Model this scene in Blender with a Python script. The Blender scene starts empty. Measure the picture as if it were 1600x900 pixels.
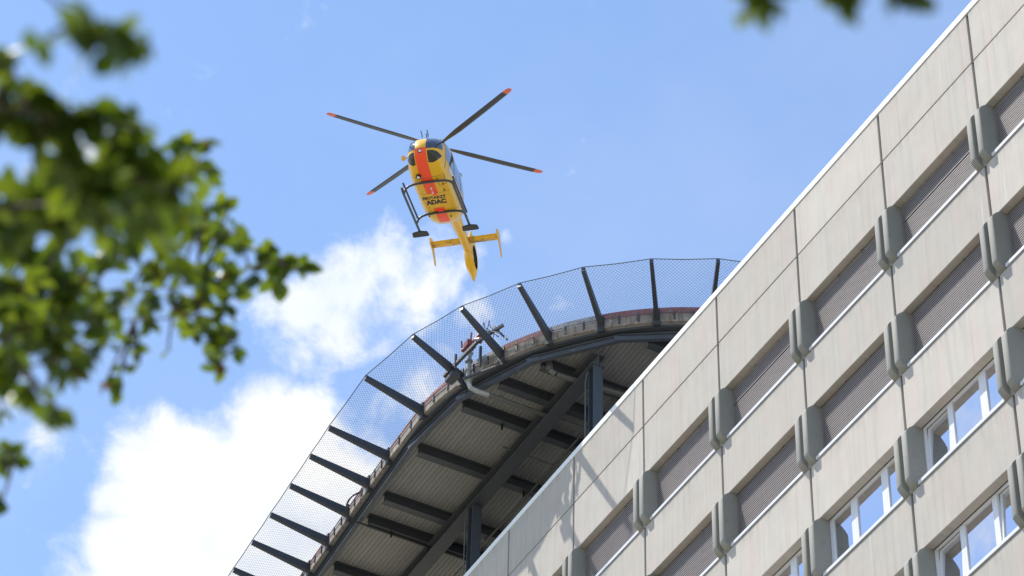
import bpy, math, random
from math import sin, cos, pi, radians, sqrt, atan2, asin
from mathutils import Vector as V, Matrix, Quaternion
random.seed(7)
S = bpy.context.scene
col = S.collection

# ------------------------------------------------------------------ camera
CAM = V((36.975, -30.730, 1.70))
RIGHT = V((0.4748893, 0.87984331, 0.01886518))
UP = V((0.5875577, -0.33294356, 0.7375124))
FWD = V((-0.65517639, 0.33915236, 0.67507005))
cam = bpy.data.cameras.new("camera")
camo = bpy.data.objects.new("camera", cam)
col.objects.link(camo)
m = Matrix.Identity(4)
for i in range(3):
    m[i][0], m[i][1], m[i][2], m[i][3] = RIGHT[i], UP[i], -FWD[i], CAM[i]
camo.matrix_world = m
cam.sensor_width = 36.0
cam.lens = 106.459
cam.clip_start = 0.1
cam.clip_end = 20000
cam.dof.use_dof = True
cam.dof.focus_distance = 92.0
cam.dof.aperture_fstop = 6.9
S.camera = camo

# ------------------------------------------------------------------ light
SUN_DIR = V((1.02, 1.0, -2.6)).normalized()          # the way the light travels
to_sun = -SUN_DIR
sun = bpy.data.lights.new("sun", 'SUN')
sun.energy = 4.2
sun.angle = radians(0.53)
sun.color = (1.0, 0.94, 0.85)
suno = bpy.data.objects.new("sun", sun)
suno.rotation_euler = SUN_DIR.to_track_quat('-Z', 'Y').to_euler()
suno.location = (-60, -80, 160)
col.objects.link(suno)
S.view_settings.view_transform = 'Standard'
S.view_settings.look = 'None'
S.view_settings.exposure = 0.76
S.view_settings.gamma = 1.0
S.view_settings.use_curve_mapping = False
S.cycles.max_bounces = 8
S.cycles.transparent_max_bounces = 24


def direction(px, py):                               # photo pixel (1600 x 900) -> direction
    return (FWD + RIGHT * ((px - 800) / 4731.5) - UP * ((py - 450) / 4731.5)).normalized()


def at(px, py, dist):
    return CAM + direction(px, py) * dist


# ------------------------------------------------------------------ node helpers
class NT:
    def __init__(self, tree):
        self.t = tree

    def n(self, typ, **kw):
        nd = self.t.nodes.new(typ)
        for k, v in kw.items():
            setattr(nd, k, v)
        return nd

    def link(self, a, b):
        self.t.links.new(a, b)

    def val(self, sock, v):
        if hasattr(v, 'node'):
            self.link(v, sock)
        else:
            sock.default_value = v

    def math(self, op, a, b=0.0, c=None, clamp=False):
        nd = self.n('ShaderNodeMath', operation=op, use_clamp=clamp)
        self.val(nd.inputs[0], a)
        self.val(nd.inputs[1], b)
        if c is not None:
            self.val(nd.inputs[2], c)
        return nd.outputs[0]

    def vmath(self, op, a, b=None, scale=None):
        nd = self.n('ShaderNodeVectorMath', operation=op)
        self.val(nd.inputs[0], a)
        if b is not None:
            self.val(nd.inputs[1], b)
        if scale is not None:
            self.val(nd.inputs['Scale'], scale)
        return nd.outputs['Value'] if op in ('DOT_PRODUCT', 'LENGTH', 'DISTANCE') else nd.outputs[0]

    def smooth(self, x, lo, hi, a=0.0, b=1.0):
        nd = self.n('ShaderNodeMapRange', interpolation_type='SMOOTHSTEP')
        self.val(nd.inputs[0], x)
        nd.inputs[1].default_value, nd.inputs[2].default_value = lo, hi
        nd.inputs[3].default_value, nd.inputs[4].default_value = a, b
        return nd.outputs[0]

    def noise(self, vec, scale, detail=4, rough=0.5, dist=0.0):
        nd = self.n('ShaderNodeTexNoise')
        self.link(vec, nd.inputs['Vector'])
        nd.inputs['Scale'].default_value = scale
        nd.inputs['Detail'].default_value = detail
        nd.inputs['Roughness'].default_value = rough
        nd.inputs['Distortion'].default_value = dist
        return nd.outputs[0]

    def mixc(self, f, a, b, blend='MIX'):
        nd = self.n('ShaderNodeMix', data_type='RGBA', blend_type=blend)
        self.val(nd.inputs[0], f)
        for s, v in ((nd.inputs[6], a), (nd.inputs[7], b)):
            if hasattr(v, 'node'):
                self.link(v, s)
            else:
                s.default_value = (*v, 1)
        return nd.outputs[2]


# ------------------------------------------------------------------ sky
world = bpy.data.worlds.new("World")
S.world = world
world.use_nodes = True
wt = world.node_tree
wt.nodes.clear()
N = NT(wt)
wout = N.n('ShaderNodeOutputWorld')
sky = N.n('ShaderNodeTexSky', sky_type='NISHITA')
sky.sun_disc = False
sky.sun_elevation = asin(to_sun.z)
sky.sun_rotation = atan2(to_sun.x, to_sun.y)
sky.altitude = 50
sky.air_density = 1.0
sky.dust_density = 0.12
sky.ozone_density = 1.5
bg_sky = N.n('ShaderNodeBackground')
bg_sky.inputs['Strength'].default_value = 0.15
N.link(sky.outputs[0], bg_sky.inputs['Color'])
tc = N.n('ShaderNodeTexCoord')
dirv = tc.outputs['Generated']
warp = N.n('ShaderNodeTexNoise')
N.link(dirv, warp.inputs['Vector'])
warp.inputs['Scale'].default_value = 16
warp.inputs['Detail'].default_value = 5
wv = N.vmath('SUBTRACT', warp.outputs['Color'], (0.5, 0.5, 0.5))
dw = N.vmath('ADD', dirv, N.vmath('SCALE', wv, scale=0.030))
# (px, py, radius px, weight): where the cumulus banks of the day stand, as directions
CLOUDS = [(350, 800, 160, 1.25), (280, 765, 125, 1.2), (205, 735, 78, 1.05), (265, 705, 80, 1.05), (430, 700, 115, 1.1),
          (185, 790, 62, 1.0), (400, 880, 190, 1.3), (500, 740, 105, 1.05), (560, 800, 130, 1.0), (205, 880, 85, 1.15),
          (360, 980, 230, 1.3), (610, 720, 70, 0.55),
          (560, 460, 90, 0.74), (610, 425, 60, 0.72), (480, 480, 80, 0.72), (520, 530, 70, 0.68), (650, 470, 80, 0.65),
          (450, 440, 60, 0.56), (700, 460, 60, 0.50), (590, 520, 70, 0.56), (740, 500, 70, 0.50),
          (435, 480, 75, 0.60), (475, 545, 60, 0.60), (725, 430, 55, .5), (600, 475, 105, 0.70), (530, 510, 85, 0.66), (670, 440, 80, .62),
          (630, 610, 75, 0.5), (660, 570, 60, 0.5), (800, 380, 26, 0.36),
          (60, 690, 70, 0.26), (20, 620, 60, 0.26), (150, 250, 120, 0.36), (20, 290, 60, 0.44), (880, 480, 70, .42)]
dens = None
for px, py, r, w in CLOUDS:
    c = direction(px, py)
    d = N.vmath('DISTANCE', dw, tuple(c))
    v = N.math('MULTIPLY', N.math('MULTIPLY_ADD', d, -4731.5 / (r * 1.5), 1.0), w)
    dens = v if dens is None else N.math('MAXIMUM', dens, v)
# the same kind of fair-weather cumulus goes on over the rest of the sky
sep = N.n('ShaderNodeSeparateXYZ')
N.link(dirv, sep.inputs[0])
zc = N.math('MAXIMUM', sep.outputs[2], 0.08)
flat = N.vmath('DIVIDE', dirv, N.n('ShaderNodeCombineXYZ').outputs[0])
cmb = flat.node.inputs[1].links[0].from_node
for i in range(3):
    N.link(zc, cmb.inputs[i])
gen = N.noise(flat, 1.9, 3, 0.5)
away = N.smooth(N.vmath('DISTANCE', dirv, tuple(FWD)), 0.20, 0.34)
gen = N.math('MULTIPLY', N.math('MULTIPLY', N.math('SUBTRACT', gen, 0.56), 4.0), away)
dens = N.math('MAXIMUM', dens, gen)
fine = N.noise(dirv, 42, 8, 0.62, 0.3)
fine2 = N.noise(dirv, 13, 4, 0.55)
edge = N.math('ADD', dens, N.math('MULTIPLY', N.math('SUBTRACT', fine, 0.5), 1.2))
edge = N.math('ADD', edge, N.math('MULTIPLY', N.math('SUBTRACT', fine2, 0.5), 0.55))
cover = N.smooth(edge, 0.14, 0.66)
veil = N.math('MULTIPLY', N.smooth(N.noise(flat, 3.0, 5, 0.6), 0.42, 0.75), 0.10)
cover = N.math('MAXIMUM', cover, veil)
shade = N.smooth(N.noise(dw, 20, 4, 0.5), 0.35, 0.62)
cc = N.mixc(shade, (0.80, 0.86, 0.96), (1.0, 1.0, 1.0))
bg_cloud = N.n('ShaderNodeBackground')
bg_cloud.inputs['Strength'].default_value = 0.68
N.link(cc, bg_cloud.inputs['Color'])
mx = N.n('ShaderNodeMixShader')
N.link(cover, mx.inputs[0])
N.link(bg_sky.outputs[0], mx.inputs[1])
N.link(bg_cloud.outputs[0], mx.inputs[2])
N.link(mx.outputs[0], wout.inputs[0])


# ------------------------------------------------------------------ materials
def mat(name, base, rough=0.6, metal=0.0, var=0.12, scale=3.0, spec=0.5, bump=0.0, coat=0.0, stretch=None, rnd=0.0, streak=None, dirt=None):
    mt = bpy.data.materials.new(name)
    mt.use_nodes = True
    t = mt.node_tree
    M = NT(t)
    b = t.nodes['Principled BSDF']
    tcn = M.n('ShaderNodeTexCoord')
    info = M.n('ShaderNodeObjectInfo')
    off = M.vmath('SCALE', info.outputs['Location'], scale=1.0)
    vec = M.vmath('ADD', tcn.outputs['Object'], off)
    if stretch:
        vec = M.vmath('MULTIPLY', vec, stretch)
    nz = M.noise(vec, scale, 5, 0.6)
    f = M.math('MULTIPLY_ADD', M.math('SUBTRACT', nz, 0.5), var * 2.4, 1.0)
    if rnd:
        f = M.math('MULTIPLY', f, M.math('MULTIPLY_ADD', M.math('SUBTRACT', info.outputs['Random'], 0.5), rnd, 1.0))
    c = M.vmath('SCALE', (base[0], base[1], base[2]), scale=f)
    if streak:
        c = streak(M, tcn.outputs['Object'], info, c)
    if dirt:
        dn = M.smooth(M.noise(vec, dirt[1], 6, 0.65), dirt[2], dirt[2] + 0.16)
        c = M.mixc(M.math('MULTIPLY', dn, dirt[3]), c, dirt[0])
    M.link(c, b.inputs['Base Color'])
    b.inputs['Roughness'].default_value = rough
    b.inputs['Metallic'].default_value = metal
    b.inputs['Specular IOR Level'].default_value = spec
    b.inputs['Coat Weight'].default_value = coat
    b.inputs['Coat Roughness'].default_value = 0.05
    if bump:
        bp = M.n('ShaderNodeBump')
        bp.inputs['Strength'].default_value = bump
        bp.inputs['Distance'].default_value = 0.01
        M.link(M.noise(vec, scale * 9, 4, 0.6), bp.inputs['Height'])
        M.link(bp.outputs[0], b.inputs['Normal'])
    return mt


def concrete_streak(M, obj, info, c):
    off = M.vmath('ADD', obj, M.vmath('SCALE', info.outputs['Location'], scale=0.77))
    v1 = M.vmath('MULTIPLY', off, (7.0, 1.0, 0.22))
    s1 = M.smooth(M.noise(v1, 1.0, 5, 0.65), 0.45, 0.72)
    v2 = M.vmath('MULTIPLY', off, (2.2, 1.0, 0.5))
    pink = M.smooth(M.noise(v2, 0.6, 3, 0.5), 0.40, 0.62)
    c = M.mixc(M.math('MULTIPLY', pink, 1.0), c, M.vmath('MULTIPLY', c, (1.015, 0.97, 0.972)))
    c = M.mixc(M.math('MULTIPLY', s1, 0.62), c, M.vmath('MULTIPLY', c, (0.80, 0.82, 0.82)))
    v3 = M.vmath('MULTIPLY', off, (11.0, 1.0, 0.35))
    s2 = M.smooth(M.noise(v3, 1.0, 4, 0.6), 0.60, 0.74)
    c = M.mixc(M.math('MULTIPLY', s2, 0.45), c, (0.60, 0.585, 0.56))
    # grime that has washed down from the top edge of each panel
    sp = M.n('ShaderNodeSeparateXYZ')
    M.link(obj, sp.inputs[0])
    v4 = M.vmath('MULTIPLY', off, (5.0, 1.0, 0.1))
    topm = M.math('MULTIPLY', M.smooth(sp.outputs[2], 0.35, 0.82), M.smooth(M.noise(v4, 1.0, 4, 0.6), 0.42, 0.7))
    c = M.mixc(M.math('MULTIPLY', topm, 0.5), c, (0.27, 0.27, 0.25))
    return c


def rust_streak(M, obj, info, c):
    off = M.vmath('ADD', obj, M.vmath('SCALE', info.outputs['Location'], scale=1.3))
    s1 = M.smooth(M.noise(M.vmath('MULTIPLY', off, (9, 9, 1.5)), 1.0, 5, 0.7), 0.46, 0.66)
    c = M.mixc(M.math('MULTIPLY', s1, 0.75), c, (0.13, 0.09, 0.065))
    s2 = M.smooth(M.noise(M.vmath('MULTIPLY', off, (5, 5, 3)), 1.0, 5, 0.7), 0.55, 0.7)
    return M.mixc(M.math('MULTIPLY', s2, 0.6), c, (0.6, 0.56, 0.52))


m_panel = mat("precast_concrete", (0.440, 0.408, 0.364), 0.85, var=0.10, scale=1.3, spec=0.2, bump=0.25, rnd=0.17, streak=concrete_streak)
m_pilaster = mat("painted_pilaster", (0.262, 0.257, 0.232), 0.75, var=0.09, scale=2.5, spec=0.3, bump=0.1, rnd=0.14, dirt=((0.19, 0.20, 0.175), 5, 0.55, 0.6))
m_joint = mat("joint_sealant", (0.03, 0.03, 0.028), 0.9, spec=0.2)
m_cap = mat("white_coping", (0.80, 0.80, 0.79), 0.45, var=0.04, scale=2, spec=0.5)
m_slat = mat("louvre_slat", (0.33, 0.295, 0.290), 0.55, var=0.06, scale=2, rnd=0.05)
m_dark = mat("dark_backing", (0.02, 0.02, 0.022), 0.9, spec=0.2)
m_frame = mat("white_window_frame", (0.66, 0.66, 0.69), 0.35, var=0.02)
m_core = mat("interior_wall", (0.10, 0.085, 0.075), 0.9, var=0.2, scale=.8)
m_curtain = mat("curtain", (0.40, 0.30, 0.27), 0.9, var=0.15, scale=2)
m_roofing = mat("roof_gravel", (0.33, 0.32, 0.30), 0.95, var=0.2, scale=2)
m_steel = mat("anthracite_steel", (0.062, 0.068, 0.078), 0.5, var=0.15, scale=3, spec=0.5, dirt=((0.11, 0.10, 0.09), 4, 0.58, 0.5))
m_post = mat("net_post_paint", (0.045, 0.049, 0.058), 0.45, var=0.12, scale=3)
m_colsteel = mat("column_paint", (0.055, 0.066, 0.082), 0.45, var=0.1, scale=2)
m_ring = mat("edge_beam_paint", (0.070, 0.080, 0.098), 0.45, var=0.15, scale=3, dirt=((0.34, 0.34, 0.33), 6, 0.60, 0.5))
m_soffit = mat("soffit_sheet", (0.285, 0.28, 0.268), 0.6, var=0.10, scale=0.8, rnd=0.10)
m_deck = mat("deck_concrete", (0.30, 0.30, 0.29), 0.9, var=0.1)
m_fascia = mat("fascia_concrete", (0.29, 0.262, 0.235), 0.9, var=0.2, scale=4, bump=0.3, streak=rust_streak)
m_rimred = mat("faded_red_paint", (0.30, 0.115, 0.115), 0.8, var=0.2, scale=5, dirt=((0.30, 0.25, 0.23), 9, 0.50, 0.7))
m_rimwhite = mat("faded_white_paint", (0.42, 0.40, 0.39), 0.8, var=0.2, scale=5, dirt=((0.14, 0.12, 0.11), 8, 0.50, 0.7))
m_galv = mat("galvanised_pipe", (0.36, 0.38, 0.39), 0.45, metal=0.3, var=0.2, scale=6, dirt=((0.16, 0.16, 0.16), 9, 0.56, 0.6))
m_pipe = mat("grey_pipe", (0.12, 0.125, 0.12), 0.5, var=0.15, scale=4)
m_wire = mat("net_wire", (0.10, 0.105, 0.115), 0.5, metal=0.4)
m_red = mat("monitor_red", (0.20, 0.025, 0.02), 0.5, var=0.2, scale=8)
m_yellow = mat("yellow_paint", (0.82, 0.455, 0.010), 0.38, var=0.03, scale=1.5, spec=0.35, coat=0.22, dirt=((0.42, 0.27, 0.05), 2.2, 0.60, 0.5))
m_soot = mat("sooty_yellow_paint", (0.82, 0.455, 0.010), 0.45, var=0.05, scale=1.5, spec=0.3, dirt=((0.20, 0.115, 0.03), 1.9, 0.44, 0.75))
m_stripe = mat("dayglow_red", (1.0, 0.085, 0.018), 0.45, var=0.03)
m_hglass = mat("tinted_glazing", (0.025, 0.03, 0.04), 0.06, var=0.1, spec=0.9, coat=1.0)
m_chin = mat("smoked_glazing", (0.05, 0.043, 0.036), 0.22, var=0.3, scale=6, spec=0.25)
m_blade = mat("blade_composite", (0.055, 0.058, 0.065), 0.5, var=0.06)
m_tip = mat("blade_tip_red", (0.80, 0.17, 0.10), 0.5, var=0.03)
m_black = mat("black_paint", (0.018, 0.018, 0.02), 0.5)
m_skid = mat("skid_paint", (0.05, 0.056, 0.066), 0.45, var=0.1)
m_lamp = mat("lamp_glass", (0.75, 0.75, 0.72), 0.1, spec=0.8)
m_metal = mat("bare_metal", (0.45, 0.45, 0.45), 0.35, metal=0.8)
m_livery = mat("white_livery", (0.72, 0.72, 0.70), 0.35, coat=0.5)
m_bark = mat("bark", (0.085, 0.065, 0.048), 0.9, var=0.25, scale=12, bump=0.5)
m_ground = mat("ground", (0.215, 0.198, 0.15), 0.95, var=0.22, scale=0.05)


def glass_mat():
    mt = bpy.data.materials.new("window_glass")
    mt.use_nodes = True
    t = mt.node_tree
    t.nodes.clear()
    M = NT(t)
    out = M.n('ShaderNodeOutputMaterial')
    gl = M.n('ShaderNodeBsdfGlossy')
    gl.inputs['Roughness'].default_value = 0.015
    gl.inputs['Color'].default_value = (0.94, 0.95, 1.0, 1)
    tcn = M.n('ShaderNodeTexCoord')
    bp = M.n('ShaderNodeBump')
    bp.inputs['Strength'].default_value = 0.25
    bp.inputs['Distance'].default_value = 0.006
    M.link(M.noise(tcn.outputs['Object'], 1.6, 1, 0.5), bp.inputs['Height'])
    M.link(bp.outputs[0], gl.inputs['Normal'])
    tr = M.n('ShaderNodeBsdfTransparent')
    tr.inputs['Color'].default_value = (0.62, 0.66, 0.66, 1)
    fr = M.n('ShaderNodeFresnel')
    fr.inputs['IOR'].default_value = 2.1
    f = M.math('MULTIPLY_ADD', fr.outputs[0], 1.1, 0.52, clamp=True)
    mxs = M.n('ShaderNodeMixShader')
    M.link(f, mxs.inputs[0])
    M.link(tr.outputs[0], mxs.inputs[1])
    M.link(gl.outputs[0], mxs.inputs[2])
    M.link(mxs.outputs[0], out.inputs[0])
    return mt


m_glass = glass_mat()


def leaf_mat(name, a, b, trans):
    mt = bpy.data.materials.new(name)
    mt.use_nodes = True
    t = mt.node_tree
    t.nodes.clear()
    M = NT(t)
    out = M.n('ShaderNodeOutputMaterial')
    geo = M.n('ShaderNodeNewGeometry')
    info = M.n('ShaderNodeObjectInfo')
    r = M.math('FRACT', M.math('ADD', geo.outputs['Random Per Island'], info.outputs['Random']))
    c = M.mixc(r, a, b)
    tcn = M.n('ShaderNodeTexCoord')
    c = M.mixc(M.math('MULTIPLY', M.noise(tcn.outputs['Object'], 60, 3, 0.5), 0.4), c, M.vmath('SCALE', c, scale=0.6))
    pb = M.n('ShaderNodeBsdfPrincipled')
    M.link(c, pb.inputs['Base Color'])
    pb.inputs['Roughness'].default_value = 0.45
    ts = M.n('ShaderNodeBsdfTranslucent')
    M.link(M.vmath('MULTIPLY', c, trans), ts.inputs['Color'])
    mxs = M.n('ShaderNodeMixShader')
    mxs.inputs[0].default_value = 0.45
    M.link(pb.outputs[0], mxs.inputs[1])
    M.link(ts.outputs[0], mxs.inputs[2])
    M.link(mxs.outputs[0], out.inputs[0])
    return mt


m_leaf = leaf_mat("green_leaf", (0.037, 0.073, 0.009), (0.088, 0.130, 0.014), (2.4, 2.1, 0.9))
m_leaf2 = leaf_mat("autumn_leaf", (0.09, 0.045, 0.015), (0.20, 0.11, 0.02), (1.6, 1.3, 1.0))


# ------------------------------------------------------------------ mesh helpers
class MB:
    def __init__(self):
        self.v, self.f, self.mi = [], [], []

    def add(self, vs, fs, mi=0):
        o = len(self.v)
        self.v += [tuple(p) for p in vs]
        self.f += [tuple(i + o for i in f) for f in fs]
        self.mi += [mi] * len(fs)
        return self

    def box(self, x0, x1, y0, y1, z0, z1, mi=0, xf=None):
        vs = [V((x, y, z)) for z in (z0, z1) for y in (y0, y1) for x in (x0, x1)]
        if xf:
            vs = [xf(p) for p in vs]
        return self.add(vs, [(0, 2, 3, 1), (4, 5, 7, 6), (0, 1, 5, 4), (2, 6, 7, 3), (0, 4, 6, 2), (1, 3, 7, 5)], mi)

    def bar(self, a, b, w0, h0, w1=None, h1=None, up=V((0, 0, 1)), mi=0):
        a, b = V(a), V(b)
        w1 = w0 if w1 is None else w1
        h1 = h0 if h1 is None else h1
        d = (b - a).normalized()
        s = d.cross(up)
        if s.length < 1e-4:
            s = d.cross(V((1, 0, 0)))
        s.normalize()
        u = s.cross(d)
        vs = []
        for p, w, h in ((a, w0, h0), (b, w1, h1)):
            vs += [p - s * w / 2 - u * h / 2, p + s * w / 2 - u * h / 2, p + s * w / 2 + u * h / 2, p - s * w / 2 + u * h / 2]
        return self.add(vs, [(0, 1, 2, 3), (7, 6, 5, 4), (0, 4, 5, 1), (1, 5, 6, 2), (2, 6, 7, 3), (3, 7, 4, 0)], mi)

    def tube(self, pts, r, seg=8, cap=True, mi=0):
        pts = [V(p) for p in pts]
        n = len(pts)
        rs = r if isinstance(r, (list, tuple)) else [r] * n
        vs, fs = [], []
        prev = None
        for i, p in enumerate(pts):
            d = (pts[min(i + 1, n - 1)] - pts[max(i - 1, 0)]).normalized()
            if prev is None:
                s = d.cross(V((0, 0, 1)))
                if s.length < 1e-3:
                    s = d.cross(V((1, 0, 0)))
            else:
                s = prev - d * prev.dot(d)
            s.normalize()
            prev = s
            u = d.cross(s)
            for k in range(seg):
                a = 2 * pi * k / seg
                vs.append(p + (s * cos(a) + u * sin(a)) * rs[i])
        for i in range(n - 1):
            for k in range(seg):
                k2 = (k + 1) % seg
                fs.append((i * seg + k, (i + 1) * seg + k, (i + 1) * seg + k2, i * seg + k2))
        if cap:
            fs.append(tuple(range(seg)))
            fs.append(tuple(reversed(range((n - 1) * seg, n * seg))))
        return self.add(vs, fs, mi)

    def prism(self, poly, d0, d1, axis='z', mi=0):       # poly 2D extruded along axis
        def mk(a, b, d):
            return {'z': V((a, b, d)), 'y': V((a, d, b)), 'x': V((d, a, b))}[axis]
        n = len(poly)
        vs = [mk(a, b, d0) for a, b in poly] + [mk(a, b, d1) for a, b in poly]
        fs = [tuple(range(n)), tuple(reversed(range(n, 2 * n)))]
        fs += [(i, n + i, n + (i + 1) % n, (i + 1) % n) for i in range(n)]
        return self.add(vs, fs, mi)

    def mesh(self, name, mats, smooth=False, recalc=True):
        import bmesh
        me = bpy.data.meshes.new(name)
        me.from_pydata(self.v, [], self.f)
        for mm in (mats if isinstance(mats, (list, tuple)) else [mats]):
            me.materials.append(mm)
        me.polygons.foreach_set('material_index', self.mi)
        bm = bmesh.new()
        bm.from_mesh(me)
        if recalc:
            bmesh.ops.recalc_face_normals(bm, faces=bm.faces)
        bm.to_mesh(me)
        bm.free()
        if smooth:
            me.polygons.foreach_set('use_smooth', [True] * len(me.polygons))
            try:
                me.set_sharp_from_angle(angle=radians(38))
            except Exception:
                pass
        me.update()
        return me

    def build(self, name, mats, parent=None, loc=None, smooth=False):
        return put(name, self.mesh(name, mats, smooth), parent, loc)


def put(name, me, parent=None, loc=None):
    o = bpy.data.objects.new(name, me)
    col.objects.link(o)
    if parent:
        o.parent = parent
    if loc is not None:
        o.location = loc
    return o


def thing(name, label, cat, loc=(0, 0, 0), group=None):
    o = bpy.data.objects.new(name, None)
    o.empty_display_size = 0.5
    col.objects.link(o)
    o.location = loc
    o['label'] = label
    o['category'] = cat
    if group:
        o['group'] = group
    return o


def bez(pts, n=10):
    out = []
    pts = [V(p) for p in pts]
    for i in range(len(pts) - 1):
        p0, p1, p2, p3 = pts[max(i - 1, 0)], pts[i], pts[i + 1], pts[min(i + 2, len(pts) - 1)]
        for k in range(n):
            t = k / n
            out.append(.5 * ((2 * p1) + (p2 - p0) * t + (2 * p0 - 5 * p1 + 4 * p2 - p3) * t * t + (3 * p1 - p0 - 3 * p2 + p3) * t ** 3))
    out.append(pts[-1])
    return out


# ------------------------------------------------------------------ ground
g = MB()
g.add([(-9000, -9000, 0), (9000, -9000, 0), (9000, 9000, 0), (-9000, 9000, 0)], [(0, 1, 2, 3)])
go = g.build('ground', m_ground)
go['kind'] = 'structure'

# ------------------------------------------------------------------ office / hospital block
W, ZH, H = 3.7, 50.3385, 3.3008                     # bay, head of the top windows, storey
ZR, ZJ, DS = ZH + 3.2567, ZH + 1.6452, 1.6767        # coping, upper panel joint, head to sill
N0, N1, ROWS = -8, 5, 6                             # bays N0..N1-1
bld = thing('hospital_building', 'pale concrete panel building with louvred upper floors and ribbed grey pilasters between the windows', 'building')
XA, XB = N0 * W, N1 * W
ZL = ZH - (ROWS - 1) * H - DS                       # below the built rows
DEP = 14.0


def panel_mesh(h, gap=0.072, t=0.212):
    b = MB()
    x0, x1, c = gap / 2, W - gap / 2, 0.012
    x0 -= W / 2
    x1 -= W / 2
    zz0, zz1 = -h / 2, h / 2
    b.box(x0, x1, c, t, zz0, zz1)
    b2 = MB()
    vs = [(x0, c, zz0), (x1, c, zz0), (x1, c, zz1), (x0, c, zz1), (x0 + c, 0, zz0 + c), (x1 - c, 0, zz0 + c), (x1 - c, 0, zz1 - c), (x0 + c, 0, zz1 - c)]
    b.f = [f for f in b.f if f != (0, 1, 5, 4)]
    b.mi = [0] * len(b.f)
    b.add(vs, [(4, 5, 6, 7), (0, 1, 5, 4), (1, 2, 6, 5), (2, 3, 7, 6), (3, 0, 4, 7)])
    return b.mesh('concrete_panel', m_panel)


hp = ZR - ZJ - 0.012
me_par = panel_mesh(hp)
h2 = ZJ - ZH - 0.022
me_low = panel_mesh(h2)
hs = H - DS
me_sp = panel_mesh(hs)

# pilaster: two ribs on a back plate, ends splayed back to the wall
PO = [(-.262, .235), (-.252, .0), (-.232, -.19), (-.208, -.212), (-.075, -.212), (-.055, -.19), (-.05, -.03), (.078, -.03), (.084, -.19), (.104, -.213),
      (.245, -.213), (.268, -.19), (.286, .0), (.296, .235)]


def pilaster_mesh():
    levels = [(-DS + 0.0, 0.0), (-DS + 0.09, -0.13), (-DS + 0.17, -0.195), (-DS + 0.22, -0.215), (-.25, -.215), (-.20, -.195), (-.10, -.12), (-.004, -0.004)]
    b = MB()
    n = len(PO)
    vs, fs = [], []
    for z, lim in levels:
        for x, y in PO:
            vs.append((x, max(y, lim), z))
    for i in range(len(levels) - 1):
        for k in range(n):
            k2 = (k + 1) % n
            fs.append((i * n + k, i * n + k2, (i + 1) * n + k2, (i + 1) * n + k))
    fs.append(tuple(reversed(range(n))))
    fs.append(tuple(range((len(levels) - 1) * n, len(levels) * n)))
    b.add(vs, fs)
    return b.mesh('pilaster', m_pilaster, smooth=True)


me_pil = pilaster_mesh()

# sill and louvre
OX0, OX1 = 0.30, W - 0.268
SILL = 0.115


def sill_mesh():
    b = MB()
    b.add([(OX0, -0.03, -DS + 0.022), (OX1, -0.03, -DS + 0.022), (OX1, 0.23, -DS + 0.04), (OX0, 0.23, -DS + 0.04),
           (OX0, -0.03, -DS + 0.108), (OX1, -0.03, -DS + 0.108), (OX1, 0.23, -DS + SILL), (OX0, 0.23, -DS + SILL)],
          [(0, 3, 2, 1), (0, 1, 5, 4), (4, 5, 6, 7), (2, 3, 7, 6), (1, 2, 6, 5), (0, 4, 7, 3)])
    return b.mesh('sill', m_frame)


me_sill = sill_mesh()


def louvre_mesh(split=None):
    b = MB()
    p = 0.066
    z = -DS + SILL + 0.02
    k = 0
    while z < -0.03:
        if split is not None and k == split:
            z += 0.03
        b.box(OX0, OX1, .188, .197, z, z + .025)
        z += p
        k += 1
    me = b.mesh('louvre_slats', m_slat)
    return me


me_lou = louvre_mesh()
me_lou2 = louvre_mesh(15)
bk = MB()
bk.box(OX0 - .02, OX1 + .02, .30, .318, -DS + .02, .04)
for xm in (OX0 + 1.06, OX1 - 1.06):
    bk.box(xm - .02, xm + .02, .1985, .2985, -DS + SILL, .03)
me_back = bk.mesh('louvre_backing', m_dark)

# window: frame, two broad mullions, three sashes with panes
M1, M2 = (1.10, 1.41), (2.31, 2.62)
YF = 0.235


def frame_mesh():
    b = MB()
    z0, z1 = -DS + SILL + .002, -.004
    b.box(OX0, OX1, YF, YF + .07, z1 - .02, z1)
    b.box(OX0, OX1, YF, YF + .07, z0, z0 + .045)
    b.box(OX0, OX0 + .05, YF + .002, YF + .07, z0 + .045, z1 - .02)
    b.box(OX1 - .05, OX1, YF + .002, YF + .07, z0 + .045, z1 - .02)
    for a, c in (M1, M2):
        mid = (a + c) / 2
        b.box(mid - .05, mid + .05, YF + .004, YF + .07, z0 + .045, z1 - .02)
    return b.mesh('window', m_frame)


me_frame = frame_mesh()


def sash_meshes(x0, x1):
    z0, z1 = -DS + SILL + .047, -.024
    hgt = z1 - z0
    w = x1 - x0
    s = MB()
    t, tt_ = .068, .035
    for bx in ((0, w, 0, t), (0, w, hgt - tt_, hgt)):
        s.box(bx[0], bx[1], -.022, .045, bx[2], bx[3])
    s.box(0, t, -.020, .045, t, hgt - tt_)
    s.box(w - t, w, -.020, .045, t, hgt - tt_)
    gk = .012
    p = MB()
    p.add([(t - .01, .012, t - .01), (w - t + .01, .012, t - .01), (w - t + .01, .012, hgt - tt_ + .01), (t - .01, .012, hgt - tt_ + .01)], [(0, 1, 2, 3)])
    return s.mesh('sash', m_frame), p.mesh('pane', m_glass, recalc=False), x0, z0


S3 = [sash_meshes(OX0 + .052, M1[1] - .31 / 2 - .052), sash_meshes((M1[0] + M1[1]) / 2 + .052, (M2[0] + M2[1]) / 2 - .052),
      sash_meshes((M2[0] + M2[1]) / 2 + .052, OX1 - .052)]
me_curt = {}


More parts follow.
